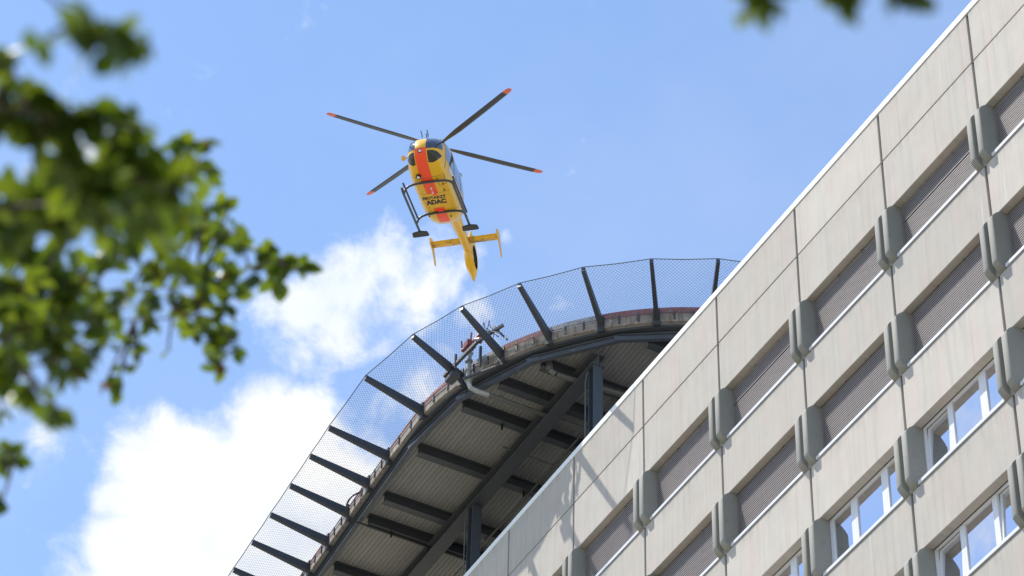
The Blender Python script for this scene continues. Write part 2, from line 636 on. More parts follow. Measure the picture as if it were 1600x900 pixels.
def curtain_mesh(w, hh):
    b = MB()
    n = 14
    vs, fs = [], []
    for i in range(n + 1):
        x = w * i / n
        y = .03 * sin(i * 2.4)
        vs += [(x, y, 0), (x, y, hh)]
    for i in range(n):
        fs.append((2 * i, 2 * i + 2, 2 * i + 3, 2 * i + 1))
    return b.add(vs, fs).mesh('curtain', m_curtain, True)


me_cur = curtain_mesh(.62, 1.5)
TILT = {(-1, 2, 0), (-1, 3, 0), (-1, 3, 2), (1, 2, 2), (2, 3, 0), (-4, 3, 1), (0, 4, 0), (-3, 4, 2)}
rb = random.Random(3)
for n in range(N0, N1):
    xl = n * W
    put('concrete_panel', me_par, bld, (xl + W / 2, 0, ZJ + .012 + hp / 2))
    put('concrete_panel', me_low, bld, (xl + W / 2, 0, ZH + h2 / 2))
    for k in range(ROWS):
        zh = ZH - k * H
        if k < ROWS - 1:
            put('concrete_panel', me_sp, bld, (xl + W / 2, 0, zh - DS - hs / 2))
        put('pilaster', me_pil, bld, (xl, 0, zh))
        put('window_sill', me_sill, bld, (xl, 0, zh))
        if k < 2:
            lo = put('louvre', me_back, bld, (xl, 0, zh))
            sl = put('louvre_slats', me_lou2 if (n, k) in ((-1, 0), (-5, 1), (-3, 0)) else me_lou, lo)
            sl['kind'] = 'stuff'
        else:
            fr = put('window', me_frame, bld, (xl, 0, zh))
            for j, (ms, mp, x0, z0) in enumerate(S3):
                for me in (ms, mp):
                    o = put('sash' if me is ms else 'pane', me, fr, (x0, YF + .025, z0))
                    if (n, k, j) in TILT:
                        o.rotation_euler = (radians(-3.2), 0, 0)
            cu = put('curtain', me_cur, fr, (rb.choice([OX0 + .1, OX1 - .75, 1.6]), .5, -DS + .1))
pm = put('pilaster', me_pil, bld, (N1 * W, 0, ZH))
# coping in lengths with thin joints
cb = MB()
cb.add([(-W + .006, -.022, -.015), (W - .006, -.022, -.015), (W - .006, .40, -.003), (-W + .006, .40, -.003),
        (-W + .006, -.022, .165), (W - .006, -.022, .165), (W - .006, .40, .12), (-W + .006, .40, .12)],
       [(0, 3, 2, 1), (0, 1, 5, 4), (4, 5, 6, 7), (2, 3, 7, 6), (1, 2, 6, 5), (0, 4, 7, 3)])
me_cop = cb.mesh('coping', m_cap)
for n in range(N0, N1, 2):
    put('coping', me_cop, bld, (n * W + W, 0, ZR))
b = MB()                                              # dark strips behind the open joints
for n in range(N0, N1 + 1):
    b.box(n * W - .06, n * W + .06, .15, .2105, ZL, ZR - .002)
for zz in (ZJ,):
    b.box(XA, XB, .045, .2095, zz - .02, zz + .03)
for k in range(ROWS):
    z = ZH - k * H - DS
    b.box(XA, XB, .05, .2085, z - .02, z + .05)
b.build('joint_filler', m_joint, bld)
b = MB()                                              # parapet back, roof, slabs, core and lower wall
b.box(XA, XB, .2145, .40, ZH + .05, ZR - .004)
b.build('parapet', m_panel, bld)
b = MB()
b.box(XA, XB, .40, DEP, 51.6, 52.2)
b.build('roof', m_roofing, bld)
b = MB()
for k in range(1, ROWS + 1):
    z = ZH - k * H + .12
    b.box(XA, XB, .32, 1.6, z, z + 1.1)
b.box(XA, XB, .32, 1.6, ZH + .2, 51.6)
b.build('floor_slab', m_core, bld)
b = MB()
b.box(XA, XB, 1.6, DEP, 0, 51.6)
b.build('core_wall', m_core, bld)
b = MB()
b.box(XA, XA + .3, .4, DEP, 0, ZR - .01)
b.box(XB - .3, XB, .4, DEP, 0, ZR - .01)
b.box(XA, XB, DEP, DEP + .3, 0, ZR - .01)
b.box(XA, XB, 0, .3, 0, ZL - .05)
b.build('outer_wall', m_panel, bld)

# ------------------------------------------------------------------ helipad
pad = thing('helipad', 'raised rooftop helipad with steel beams underneath and a rim of net posts above the building', 'helipad', (-24, 6, 52.2))
PO0 = V((24, -6, -52.2))
RC, CX, CY = 8.87, -23.82, 6.53
SL = radians(3.1)


def rim(dr=0.0):
    """points, outward normals and a station list along the deck edge (clockwise seen from above)"""
    R = RC + dr
    P = []
    # start on the left: straight run, front arc, right side, back arcs
    L = 13.5
    dx, dy = -cos(SL), sin(SL)
    t0 = V((CX, CY, 0)) + V((-sin(SL), -cos(SL), 0)) * R
    P.append((t0 + V((dx, dy, 0)) * L, V((-sin(SL), -cos(SL), 0))))
    for i in range(0, 28):
        a = -pi / 2 - SL + (pi / 2 + SL) * i / 27
        P.append((V((CX + R * cos(a), CY + R * sin(a), 0)), V((cos(a), sin(a), 0))))
    for i in range(0, 25):
        a = pi / 2 * i / 24
        P.append((V((CX + R * cos(a), CY + 7.5 + R * sin(a), 0)), V((cos(a), sin(a), 0))))
    LX = t0.x - cos(SL) * L
    for i in range(0, 25):
        a = pi / 2 + pi / 2 * i / 24
        P.append((V((CX - 13.3 + R * cos(a), CY + 7.5 + R * sin(a), 0)), V((cos(a), sin(a), 0))))
    for i in range(0, 25):
        a = pi + (pi / 2 - SL) * i / 24
        P.append((V((CX - 13.3 + R * cos(a), CY + .73 + R * sin(a), 0)), V((cos(a), sin(a), 0))))
    return P


RIMB = rim()
outline = [p for p, _ in RIMB]


def xrange(y, inset=0.0):
    xs = []
    pts = [p - nrm * inset for p, nrm in RIMB]
    for i in range(len(pts)):
        a, c = pts[i], pts[(i + 1) % len(pts)]
        if (a.y - y) * (c.y - y) <= 0 and abs(a.y - c.y) > 1e-6:
            xs.append(a.x + (c.x - a.x) * (y - a.y) / (c.y - a.y))
    return (min(xs), max(xs)) if len(xs) > 1 else None


def padput(bb, name, mt, smooth=False):
    bb.v = [tuple(V(p) + PO0) for p in bb.v]
    return bb.build(name, mt, pad, smooth=smooth)


# deck slab
b = MB()
pp = [(p - nrm * .10) for p, nrm in RIMB]
b.prism([(p.x, p.y) for p in pp], 57.58, 58.02, 'z')
padput(b, 'deck_slab', m_deck)
# soffit sheets
yy = -2.22
while yy < 22.4:
    y0, y1 = yy + .003, yy + .131
    A, B = xrange(y0, .31), xrange(y1, .31)
    if A and B:
        b = MB()
        zc0 = 57.50
        b.add([(A[0], y0, zc0 + .02), (A[1], y0, zc0 + .02), (B[1], y1, zc0 + .02), (B[0], y1, zc0 + .02),
               (A[0], y0 + .006, zc0), (A[1], y0 + .006, zc0), (B[1], y1 - .006, zc0), (B[0], y1 - .006, zc0),
               (A[0], y0, zc0 + .06), (A[1], y0, zc0 + .06), (B[1], y1, zc0 + .06), (B[0], y1, zc0 + .06)],
              [(4, 5, 6, 7), (0, 1, 5, 4), (1, 2, 6, 5), (2, 3, 7, 6), (3, 0, 4, 7), (8, 11, 10, 9), (0, 8, 9, 1), (1, 9, 10, 2), (2, 10, 11, 3), (3, 11, 8, 0)])
        ctr = sum((V(p) for p in b.v), V()) / len(b.v)
        b.v = [tuple(V(p) - ctr) for p in b.v]
        b.build('soffit_panel', m_soffit, pad, ctr + PO0)
    yy += .134


def ibeam(a, c, top, depth, fw, tf=.03, tw=.03):
    a, c = V(a), V(c)
    bb = MB()
    d = (c - a).normalized()
    for dz, w, h in ((top - tf / 2, fw, tf), (top - depth + tf / 2, fw, tf), (top - depth / 2, tw, depth - 2 * tf)):
        bb.bar((a.x, a.y, dz), (c.x, c.y, dz), w, h)
    return bb


for x in (-17.05, -19.35, -20.62, -22.0, -24.42, -26.9, -28.1, -30.7, -33.1, -35.5, -37.9, -40.3, -42.7):
    ys = [p for p in [(-3 + .02 * i) for i in range(1300)] if xrange(p, .45) and xrange(p, .45)[0] < x < xrange(p, .45)[1]]
    y0, y1 = min(ys), max(ys)
    padput(ibeam((x, y0, 0), (x, y1, 0), 57.495, .36, .24), 'cross_beam', m_steel)
for y in (.5, 9.5, 18.0):
    A = xrange(y, .5)
    padput(ibeam((A[0], y, 0), (A[1], y, 0), 57.13, .40, .42), 'main_girder', m_steel)
    for x in (-18.2, -25.35, -32.5, -39.6):
        bb = MB()
        z0, z1 = 52.2, 56.825
        bb.box(x - .145, x - .12, y - .15, y + .15, z0, z1)
        bb.box(x + .12, x + .145, y - .15, y + .15, z0, z1)
        bb.box(x - .12, x + .12, y - .015, y + .015, z0, z1)
        padput(bb, 'column', m_colsteel)
        bb = MB()
        bb.tube([(x - .30, y - .15, 52.2), (x - .30, y - .15, 56.4), (x - .22, y - .12, 56.75)], .022, 6)
        padput(bb, 'conduit', m_pipe)

def sweep(dr0, dr1, z0, z1, name, mt, i0=0, i1=None):
    bb = MB()
    A, B = rim(dr0), rim(dr1)
    i1 = len(A) if i1 is None else i1
    vs, fs = [], []
    n = len(A)
    for i in range(n):
        for P, z in ((A, z0), (B, z0), (B, z1), (A, z1)):
            p = P[i][0]
            vs.append((p.x, p.y, z))
    for i in range(n):
        j = (i + 1) % n
        for k in range(4):
            k2 = (k + 1) % 4
            fs.append((4 * i + k, 4 * j + k, 4 * j + k2, 4 * i + k2))
    bb.add(vs, fs)
    return padput(bb, name, mt)


sweep(-.34, -.28, 57.362, 57.49, 'edge_beam_web', m_steel)
EB = rim(-.20)
ks = [0] + [i for i in range(1, 29, 5)] + [28] + list(range(33, len(EB), 6))
for a_, c_ in zip(ks, ks[1:] + [0]):
    p, q = EB[a_][0], EB[c_][0]
    bb = MB()
    up3 = V((0, 0, 1))
    bb.bar(p + up3 * 57.29, q + up3 * 57.29, .03, .16)
    d_ = (q - p).normalized()
    o_ = V((d_.y, -d_.x, 0)) * .0
    bb.bar(p + up3 * 57.195, q + up3 * 57.195, .13, .026)
    bb.bar(p + up3 * 57.385, q + up3 * 57.385, .13, .026)
    padput(bb, 'edge_beam', m_ring)
    bb = MB()
    bb.bar(p - d_ * .18 + up3 * 57.29, p + d_ * .18 + up3 * 57.29, .07, .13)
    padput(bb, 'splice_plate', m_ring)
sweep(-.30, -.11, 57.50, 57.575, 'edge_trim', m_steel)

# stations of the net posts: (outer tip in plan, outward normal)
ST = []
L0 = V((CX, CY, 0)) + V((-sin(SL), -cos(SL), 0)) * RC
for s in (12.6, 11.05, 9.5, 7.95, 6.45, 4.88, 3.33, 1.88):
    n = V((-sin(SL), -cos(SL), 0))
    ST.append((L0 + V((-cos(SL), sin(SL), 0)) * (s - 0.55), n))
for a in (-86.7, -74.5, -64.7, -54.7, -44.7, -34.6, -24.9, -14.9, -5):
    n = V((cos(radians(a)), sin(radians(a)), 0))
    ST.append((V((CX, CY, 0)) + n * RC, n))
for y in (7.8, 9.6, 11.4, 13.2):
    ST.append((V((CX + RC, y, 0)), V((1, 0, 0))))
for a in (3, 15, 27):
    n = V((cos(radians(a)), sin(radians(a)), 0))
    ST.append((V((CX, CY + 7.5, 0)) + n * RC, n))
ZB, ZT, LN = 57.76, 58.13, 1.90
posts = []
for p, n in ST:
    a = p + n * (-.02) + V((0, 0, ZB))
    c = p + n * LN + V((0, 0, ZT))
    posts.append((p, n, a, c))
    bb = MB()
    bb.bar(a, c, .13, .30, .10, .15)
    padput(bb, 'net_post', m_post)
    bb = MB()
    t = V((-n.y, n.x, 0))
    bb.bar(p + n * .03 + V((0, 0, 57.46)), p + n * .03 + V((0, 0, 58.02)), .20, .05, up=n)
    bb.bar(p - n * .3 + V((0, 0, 57.53)), p + n * .02 + V((0, 0, 57.53)), .16, .04)
    padput(bb, 'post_bracket', m_post)


def lerp(a, b, t):
    return a + (b - a) * t


def edge_between(i, t, dr):
    (p, n, _, _), (q, k, _, _) = posts[i], posts[i + 1]
    nn = lerp(n, k, t).normalized()
    if (n - k).length > .05:
        c = V((CX, CY, 0)) if p.y < CY + .5 else V((CX, CY + 7.5, 0))
        if n.y < -.9985:
            return lerp(p, q, t) + nn * (dr + .0)
        return c + nn * (RC + dr)
    return lerp(p, q, t) + nn * dr


for i in range(len(posts) - 1):
    # fascia block and rim kerb of this bay, each its own piece with open butt joints
    nseg = 4
    for name, dr, th, z0, z1, mt, gap in (('fascia_panel', 0, .09, 57.60, 57.885, m_fascia, .012),
                                          ('rim_panel', -.06, .12, 57.93, 58.17, (m_rimred, m_rimwhite)[(i % 5) in (1, 4)], .01)):
        bb = MB()
        vs, fs = [], []
        ln = (posts[i][0] - posts[i + 1][0]).length
        for k in range(nseg + 1):
            t = gap / ln + (1 - 2 * gap / ln) * k / nseg
            o, q = edge_between(i, t, dr), edge_between(i, t, dr - th)
            vs += [(o.x, o.y, z0), (o.x, o.y, z1), (q.x, q.y, z1), (q.x, q.y, z0)]
        for k in range(nseg):
            for e in range(4):
                e2 = (e + 1) % 4
                fs.append((4 * k + e, 4 * k + 4 + e, 4 * k + 4 + e2, 4 * k + e2))
        fs += [(0, 1, 2, 3), (4 * nseg + 3, 4 * nseg + 2, 4 * nseg + 1, 4 * nseg)]
        bb.add(vs, fs)
        ctr = sum((V(p) for p in bb.v), V()) / len(bb.v)
        bb.v = [tuple(V(p) - ctr) for p in bb.v]
        bb.build(name, mt, pad, ctr + PO0)
    # clip lugs on the fascia
    bb = MB()
    for t in (.33, .68):
        o = edge_between(i, t, .0)
        n = lerp(posts[i][1], posts[i + 1][1], t)
        bb.bar(o + n * .02 + V((0, 0, 57.66)), o + n * .02 + V((0, 0, 57.96)), .05, .03, up=n)
    padput(bb, 'fascia_clip', m_steel)
    # top cable, foot cable and the diamond net between two posts
    u3 = V((0, 0, 1))
    a0, c0 = posts[i][2] + u3 * .16, posts[i][3] + u3 * .085
    a1, c1 = posts[i + 1][2] + u3 * .16, posts[i + 1][3] + u3 * .085
    bb = MB()
    sag = V((0, 0, -.03))
    bb.tube([c0, lerp(c0, c1, .5) + sag + (posts[i][0] - posts[i][0]), c1], .013, 5)
    padput(bb, 'net_cable', m_wire)
    bb = MB()
    bb.tube([edge_between(i, t, .03) + V((0, 0, 57.905)) for t in (0, .25, .5, .75, 1)], .013, 5)
    padput(bb, 'edge_cable', m_wire)
    bb = MB()

    sagd = (.05, .11, .03, .08, .14)[i % 5]

    def pos(u, v):
        q = lerp(lerp(a0, a1, u), lerp(c0, c1, u), v)
        if v < .999:
            e = edge_between(i, u, .0) + V((0, 0, ZB + .16))
            q = lerp(e, lerp(c0, c1, u), v)
        return q + V((0, 0, -sagd)) * (4 * v * (1 - v)) * (4 * u * (1 - u))
    wl = (c0 - c1).length
    nu = int(round(wl / .105))
    nv = int(round(LN / .105))
    for fam in (1, -1):
        for k in range(-nv, nu + 1):
            # line u = (k + fam * j) / nu with v = j / nv
            js = [j for j in range(nv + 1)]
            seg = []
            for j in js:
                uu = (k + j) / nu if fam == 1 else (k + nv - j) / nu
                if -1e-6 <= uu <= 1 + 1e-6:
                    seg.append((min(max(uu, 0), 1), j / nv))
            if len(seg) > 1:
                if len(seg) > 5:
                    seg = [seg[0], seg[len(seg) // 3], seg[2 * len(seg) // 3], seg[-1]]
                bb.tube([pos(*s) for s in seg], .0033, 3, cap=False)
    no = padput(bb, 'safety_net', m_wire)
    no['kind'] = 'stuff'

# foam monitor on its riser, drain pipes and cable
bb = MB()
mx_, my_ = -20.98, -2.02
bb.tube([(mx_ + .02, my_ + .62, 57.02), (mx_, my_ + .25, 57.02), (mx_ - .0, my_ + .06, 57.06), (mx_, my_, 57.2), (mx_, my_ - .02, 57.5), (mx_, my_ - .02, 58.35)], .075, 10)
for z in (57.28, 57.62, 57.98, 58.28):
    bb.tube([(mx_, my_ - .02, z), (mx_, my_ - .02, z + .05)], .115, 10)
padput(bb, 'riser_pipe', m_galv, True)
bb = MB()
bb.tube([(mx_ + .02, my_ + .622, 57.02), (mx_ + .04, 1.3, 57.02), (mx_ + .08, 5.2, 57.02)], .072, 10)
bb.tube([(mx_ + .03, my_ + .95, 57.02), (mx_ + .03, my_ + 1.05, 57.02)], .10, 10)
padput(bb, 'supply_pipe', m_pipe, True)
bb = MB()
bb.tube([(mx_, my_ - .02, 58.35), (mx_, my_ - .02, 58.62)], .09, 8)
bb.tube([(mx_ - .25, my_ - .12, 58.55), (mx_ + .05, my_, 58.58), (mx_ + .42, my_ + .12, 58.78)], [.06, .085, .055], 8)
bb.tube([(mx_ - .3, my_ + .1, 58.7), (mx_ + .22, my_ - .1, 58.5)], .035, 6)
bb.box(mx_ - .12, mx_ + .14, my_ - .16, my_ + .12, 58.5, 58.7)
bb.tube([(mx_ + .12, my_ - .05, 58.7), (mx_ + .16, my_ - .05, 58.95)], .03, 6)
bb.tube([(mx_ + .36, my_ - .02, 58.52), (mx_ + .52, my_ + .05, 58.42)], [.07, .1], 8)
bb.tube([(mx_ - .3, my_ - .1, 58.58), (mx_ - .28, my_ - .14, 58.92)], .03, 6)
padput(bb, 'foam_monitor', m_red, True)
bb = MB()
bb.bar((-21.62, -2.5, 57.72), (-20.35, -2.12, 58.22), .09, .09)
bb.bar((-20.35, -2.12, 58.22), (-19.72, -1.62, 58.6), .08, .08)
bb.bar((-21.15, -2.38, 57.7), (-21.15, -2.38, 58.25), .06, .06)
bb.box(-21.55, -21.12, -2.50, -2.25, 57.46, 57.58)
bb.bar((-21.0, -2.2, 57.3), (-19.9, -1.5, 57.35), .06, .06)
bb.bar((-20.35, -2.0, 57.35), (-20.35, -2.0, 58.1), .07, .05)
bb.bar((-19.62, -1.55, 58.0), (-20.05, -1.75, 58.72), .06, .06)
padput(bb, 'monitor_bracket', m_steel)
bb = MB()
for k in range(5):
    pts = []
    for j in range(9):
        t = j / 8
        pts.append((-20.35 + .55 * t + .16 * sin(5 * t + k * 1.7), -2.05 + .3 * t + .1 * cos(4 * t + k), 58.45 + .38 * sin(3.0 * t + k * .8) + .05 * k))
    bb.tube(pts, .011, 4)
padput(bb, 'loose_cable', m_black)
bb = MB()
bb.tube([(-19.27, -.42, 57.45), (-19.25, -.36, 57.08)], .11, 10)
bb.tube([(-19.22, -.18, 56.98), (-19.02, 2.2, 56.98), (-18.9, 6.5, 56.98)], .085, 10)
bb.tube([(-19.25, -.36, 57.1), (-19.22, -.2, 56.99)], .08, 10)
padput(bb, 'drain_pipe', m_pipe, True)
bb = MB()
bb.tube(bez([(-27.72, -2.12, 57.93), (-27.85, -2.36, 57.75), (-28.02, -2.42, 57.45), (-28.1, -2.2, 57.14), (-28.1, -1.4, 57.10), (-28.1, 3, 57.11)], 6), .03, 6)
padput(bb, 'hanging_cable', m_black)
for x, y in ((-28.05, -.9), (-28.1, .35), (-24.4, 1.6), (-30.7, -.6), (-22.02, -.4)):
    bb = MB()
    bb.bar((x, y, 57.13), (x, y, 56.93), .05, .05)
    padput(bb, 'beam_clamp', m_black)
bb = MB()
bb.tube([(-29.2, 1.7, 57.1), (-26, 1.75, 57.1), (-19.5, 1.8, 57.1)], .035, 6)
padput(bb, 'service_conduit', m_pipe)
bb = MB()
bb.tube([(-22.9, .1, 57.12), (-22.9, 4.0, 57.12)], .03, 6)
padput(bb, 'service_conduit', m_pipe)

# ------------------------------------------------------------------ helicopter (body axes: x forward, y left, z up)
heli = thing('rescue_helicopter', 'yellow rescue helicopter with an orange belly stripe hovering above the rooftop helipad', 'helicopter')
Rb = Matrix(((0.75415793, 0.63717786, 0.1589031), (-0.61998654, 0.770611, -0.1475648), (-0.2164775, 0.01276938, 0.97620409)))
heli.matrix_world = Matrix.Translation(V((-40.0752, 5.86494, 83.44434))) @ Rb.to_4x4()
# fuselage sections: x, half width, bottom z, top z, superellipse power
SEC = [(3.06, .05, 1.08, 1.24, 2.2), (3.0, .25, .93, 1.42, 2.3), (2.9, .41, .83, 1.60, 2.5), (2.72, .56, .72, 1.80, 2.8), (2.45, .67, .62, 2.0, 3.2), (2.0, .745, .53, 2.28, 3.8),
       (1.4, .78, .50, 2.46, 4.2), (.6, .79, .50, 2.54, 4.4), (-.4, .79, .50, 2.54, 4.4), (-1.0, .775, .51, 2.52, 4.2), (-1.4, .74, .56, 2.5, 3.8), (-1.75, .66, .68, 2.46, 3.2),
       (-2.1, .52, .92, 2.40, 2.8), (-2.45, .37, 1.22, 2.32, 2.4), (-2.9, .28, 1.44, 2.22, 2.2)]


def sec_at(x):
    if x >= SEC[0][0]:
        return SEC[0][1:]
    for a, c in zip(SEC, SEC[1:]):
        if a[0] >= x >= c[0]:
            t = (a[0] - x) / (a[0] - c[0])
            return tuple(a[i] + (c[i] - a[i]) * t for i in range(1, 5))
    return SEC[-1][1:]


def skin(x, th, off=0.0):
    hw, zb, zt, n = sec_at(x)
    hh, zc_ = (zt - zb) / 2, (zt + zb) / 2
    c, s = cos(th), sin(th)
    y = hw * math.copysign(abs(c) ** (2 / n), c)
    z = zc_ + hh * math.copysign(abs(s) ** (2 / n), s)
    p = V((x, y, z))
    if off:
        e = 1e-3
        d1 = skin(x - .02, th) - skin(x + .02, th)
        d2 = skin(x, th + e) - skin(x, th - e)
        nn = d1.cross(d2)
        if nn.length > 1e-9:
            nn.normalize()
            if nn.dot(p - V((min(x, 2.3), 0, zc_))) < 0:
                nn = -nn
            p = p + nn * off
    return p


b = MB()
NS = 64
vs, fs = [], []
xs = []
for a, c in zip(SEC, SEC[1:]):
    k = 3 if abs(a[0] - c[0]) > .3 else 2
    xs += [a[0] + (c[0] - a[0]) * i / k for i in range(k)]
xs.append(SEC[-1][0])
for x in xs:
    for k in range(NS):
        vs.append(skin(x, 2 * pi * (k + .5) / NS))
for i in range(len(xs) - 1):
    for k in range(NS):
        k2 = (k + 1) % NS
        fs.append((i * NS + k, i * NS + k2, (i + 1) * NS + k2, (i + 1) * NS + k))
fs.append(tuple(range(NS)))
fs.append(tuple(range((len(xs) - 1) * NS, len(xs) * NS)))
b.add(vs, fs)
fus = b.build('fuselage', m_yellow, heli, smooth=True)


def patch(name, mt, fx, ft, off=.008, nu=14, nv=12, parent=fus, smooth=True):
    """a panel lying on the skin: fx(u) gives x, ft(x, v) gives the angle"""
    bb = MB()
    vs, fs = [], []
    for i in range(nu + 1):
        x = fx(i / nu)
        for j in range(nv + 1):
            vs.append(skin(x, ft(x, j / nv), off))
    for i in range(nu):
        for j in range(nv):
            q = i * (nv + 1) + j
            fs.append((q, q + 1, q + nv + 2, q + nv + 1))
    bb.add(vs, fs)
    return bb.build(name, mt, parent, smooth=smooth)


def ang_y(x, y):                                     # lower-skin angle at lateral offset y
    hw, zb, zt, n = sec_at(x)
    c = max(min(abs(y) / hw, .999), 0) ** (n / 2)
    a = math.acos(c)
    return -a if y >= 0 else -(pi - a)


def ang_z(x, z, side):
    hw, zb, zt, n = sec_at(x)
    hh, zc_ = (zt - zb) / 2, (zt + zb) / 2
    t = max(min((z - zc_) / hh, .9999), -.9999)
    s = math.copysign(abs(t) ** (n / 2), t)
    a = asin(s)
    return a if side > 0 else pi - a


def lin(a, c):
    return lambda u: a + (c - a) * u


def skin_yz(y, z, off=0.0):
    """the nose skin where it passes through (y, z)"""
    def inside(x):
        hw, zb, zt, n = sec_at(x)
        return abs(y / hw) ** n + abs((z - (zt + zb) / 2) / ((zt - zb) / 2)) ** n < 1
    lo, hi = 0.6, 3.06
    for _ in range(30):
        mid = (lo + hi) / 2
        if inside(mid):
            lo = mid
        else:
            hi = mid
    p = V((lo, y, z))
    if off:
        e = .012
        d1 = skin_yz(y + e, z) - skin_yz(y - e, z)
        d2 = skin_yz(y, z + e) - skin_yz(y, z - e)
        nn = d1.cross(d2).normalized()
        if nn.x < 0:
            nn = -nn
        p = p + nn * off
    return p


def nose_patch(name, mt, y0, y1, zlo, zhi, off, nu=16, nv=12):
    bb = MB()
    vs, fs = [], []
    for i in range(nu + 1):
        y = y0 + (y1 - y0) * i / nu
        a, c = zlo(y), zhi(y)
        for j in range(nv + 1):
            vs.append(skin_yz(y, a + (c - a) * j / nv, off))
    for i in range(nu):
        for j in range(nv):
            q = i * (nv + 1) + j
            fs.append((q, q + 1, q + nv + 2, q + nv + 1))
    bb.add(vs, fs)
    return bb.build(name, mt, fus, smooth=True)


nose_patch('belly_stripe', m_stripe, -.28, .17, lambda y: .735, lambda y: 1.235, .005, 10, 16)
patch('belly_stripe', m_stripe, lin(2.78, .84), lambda x, v: ang_y(x, -.28 + .45 * v), .004, 40, 6)
patch('belly_stripe', m_stripe, lin(-.22, -1.45), lambda x, v: ang_y(x, -.25 + .43 * v), .004, 16, 6)
for sd in (1, -1):
    def tt(y, ya):
        return min(max((abs(y) - ya) / (.665 - ya), 0), 1)
    ya = .205 if sd > 0 else .315
    nose_patch('chin_window', m_chin, sd * ya, sd * .66, lambda y: .735 + .35 * tt(y, ya) ** 2.8, lambda y: 1.095 + .11 * tt(y, ya) ** .8 - .085 * tt(y, ya) ** 5, .007)
    nose_patch('windscreen', m_hglass, sd * (.16 if sd > 0 else .28), sd * .685, lambda y: 1.185 + .21 * tt(y, .16) ** 1.6, lambda y: 2.16 - .1 * tt(y, .16), .007, 16, 16)
    patch('cockpit_door_window', m_hglass, lin(1.95, .80), lambda x, v, sd=sd: ang_z(x, 1.26 + (.98 - .35 * max(x - 1.4, 0)) * v, sd), .007, 8, 8)
    patch('cabin_door_window', m_hglass, lin(.66, -.42), lambda x, v, sd=sd: ang_z(x, 1.32 + .9 * v, sd), .007, 8, 8)
    patch('rear_side_window', m_hglass, lin(-.55, -1.30), lambda x, v, sd=sd: ang_z(x, 1.42 + .72 * v, sd), .007, 8, 8)
    patch('livery_band', m_livery, lin(1.55, -1.5), lambda x, v, sd=sd: ang_z(x, 1.0 + .22 * v, sd), .004, 10, 4)
    for xd in (2.05, .73, -.48):
        patch('door_seam', m_black, lin(xd + .012, xd - .012), lambda x, v, sd=sd: ang_z(x, .80 + 1.5 * v, sd), .0055, 1, 10)
    patch('door_handle', m_black, lin(.52, .34), lambda x, v, sd=sd: ang_z(x, 1.25 + .05 * v, sd), .012, 2, 2)
# belly hatches and seams
for x0, x1, y0, y1 in ((1.98, 1.965, -.7, .7), (.86, .848, -.62, .62), (-.55, -.562, -.66, .66), (1.9, 1.35, .32, .335), (1.9, 1.35, .60, .612), (1.35, 1.338, .33, .61)):
    patch('belly_seam', m_black, lin(x0, x1), lambda x, v, y0=y0, y1=y1: ang_y(x, y0 + (y1 - y0) * v), .0045, 2, 20)
bb = MB()
bb.box(-.55, -.38, -.11, .11, .462, .4995)
bb.build('belly_fitting', m_stripe, fus)
bb = MB()
bb.box(.72, .92, -.07, .10, .478, .4995)
bb.build('belly_fitting', m_stripe, fus)
bb = MB()
for x, y in ((1.28, -.02), (.98, -.03)):
    bb.prism([(x + .07, y - .02), (x + .07, y + .05), (x - .07, y + .03), (x - .07, y - .01)], .43, .4995, 'z')
bb.build('belly_antenna', m_livery, fus)
bb = MB()
for x, y in ((1.52, .50), (1.72, -.62), (1.05, .45), (-.7, -.52), (-.9, .3)):
    bb.tube([(x, y, .50), (x - .03, y, .44)], .025, 6)
bb.build('drain_stub', m_black, fus)


def lettering(body, size, x, y, bold):
    cu = bpy.data.curves.new('lettering', 'FONT')
    cu.body = body
    cu.size = size
    cu.align_x = 'CENTER'
    cu.offset = bold
    cu.extrude = .002
    cu.resolution_u = 3
    to = bpy.data.objects.new('lettering_source', cu)
    col.objects.link(to)
    dg = bpy.context.evaluated_depsgraph_get()
    me = bpy.data.meshes.new_from_object(to.evaluated_get(dg))
    bpy.data.objects.remove(to)
    bb = MB()
    xs_ = [v.co.x for v in me.vertices]
    return me, max(xs_) - min(xs_)


for body, width, hgt, x, y, bold in (('NOTARZT', .92, .21, .44, -.06, .012), ('ADAC', .80, .34, .05, -.04, .028)):
    me, wd = lettering(body, 1.0, x, y, bold / hgt * .7)
    ys_ = [v.co.y for v in me.vertices]
    hh = max(ys_) - min(ys_)
    for v in me.vertices:
        tx, ty, tz = v.co
        v.co = V((x + (ty - min(ys_)) * hgt / hh, y + tx * width / wd, .4955 - tz * .5))
    me.materials.clear()
    me.materials.append(m_black)
    me.name = 'lettering'
    put('lettering', me, fus)

# nose lamp, searchlight, mirror, pitot
def lamp(x, y, z, r, nm, dirn):
    d = V(dirn).normalized()
    c = V((x, y, z))
    q = MB()
    q.tube([c - d * .08, c + d * .03], r, 16)
    h = q.build(nm, m_black, fus, smooth=True)
    q = MB()
    q.tube([c + d * .02, c + d * .036], r * .62, 16)
    q.build('lamp_glass', m_lamp, h)


fus_root = fus
lamp(3.03, -.06, 1.09, .085, 'landing_light', (1, 0, -.15))
lamp(2.14, -.33, .50, .10, 'searchlight', (.35, -.1, -1))
q = MB()
q.tube([(2.05, -.74, 1.5), (2.08, -.88, 1.48)], .025, 6)
q.box(2.0, 2.12, -.99, -.86, 1.42, 1.58)
q.build('mirror', m_yellow, heli)
q = MB()
for y in (-.12, .12):
    q.tube([(2.25, y, 2.2), (2.3, y, 2.34), (2.5, y, 2.36)], .018, 6)
q.tube([(1.9, .0, 2.3), (2.0, 0, 2.55)], .02, 6)
q.build('pitot_tube', m_black, heli)
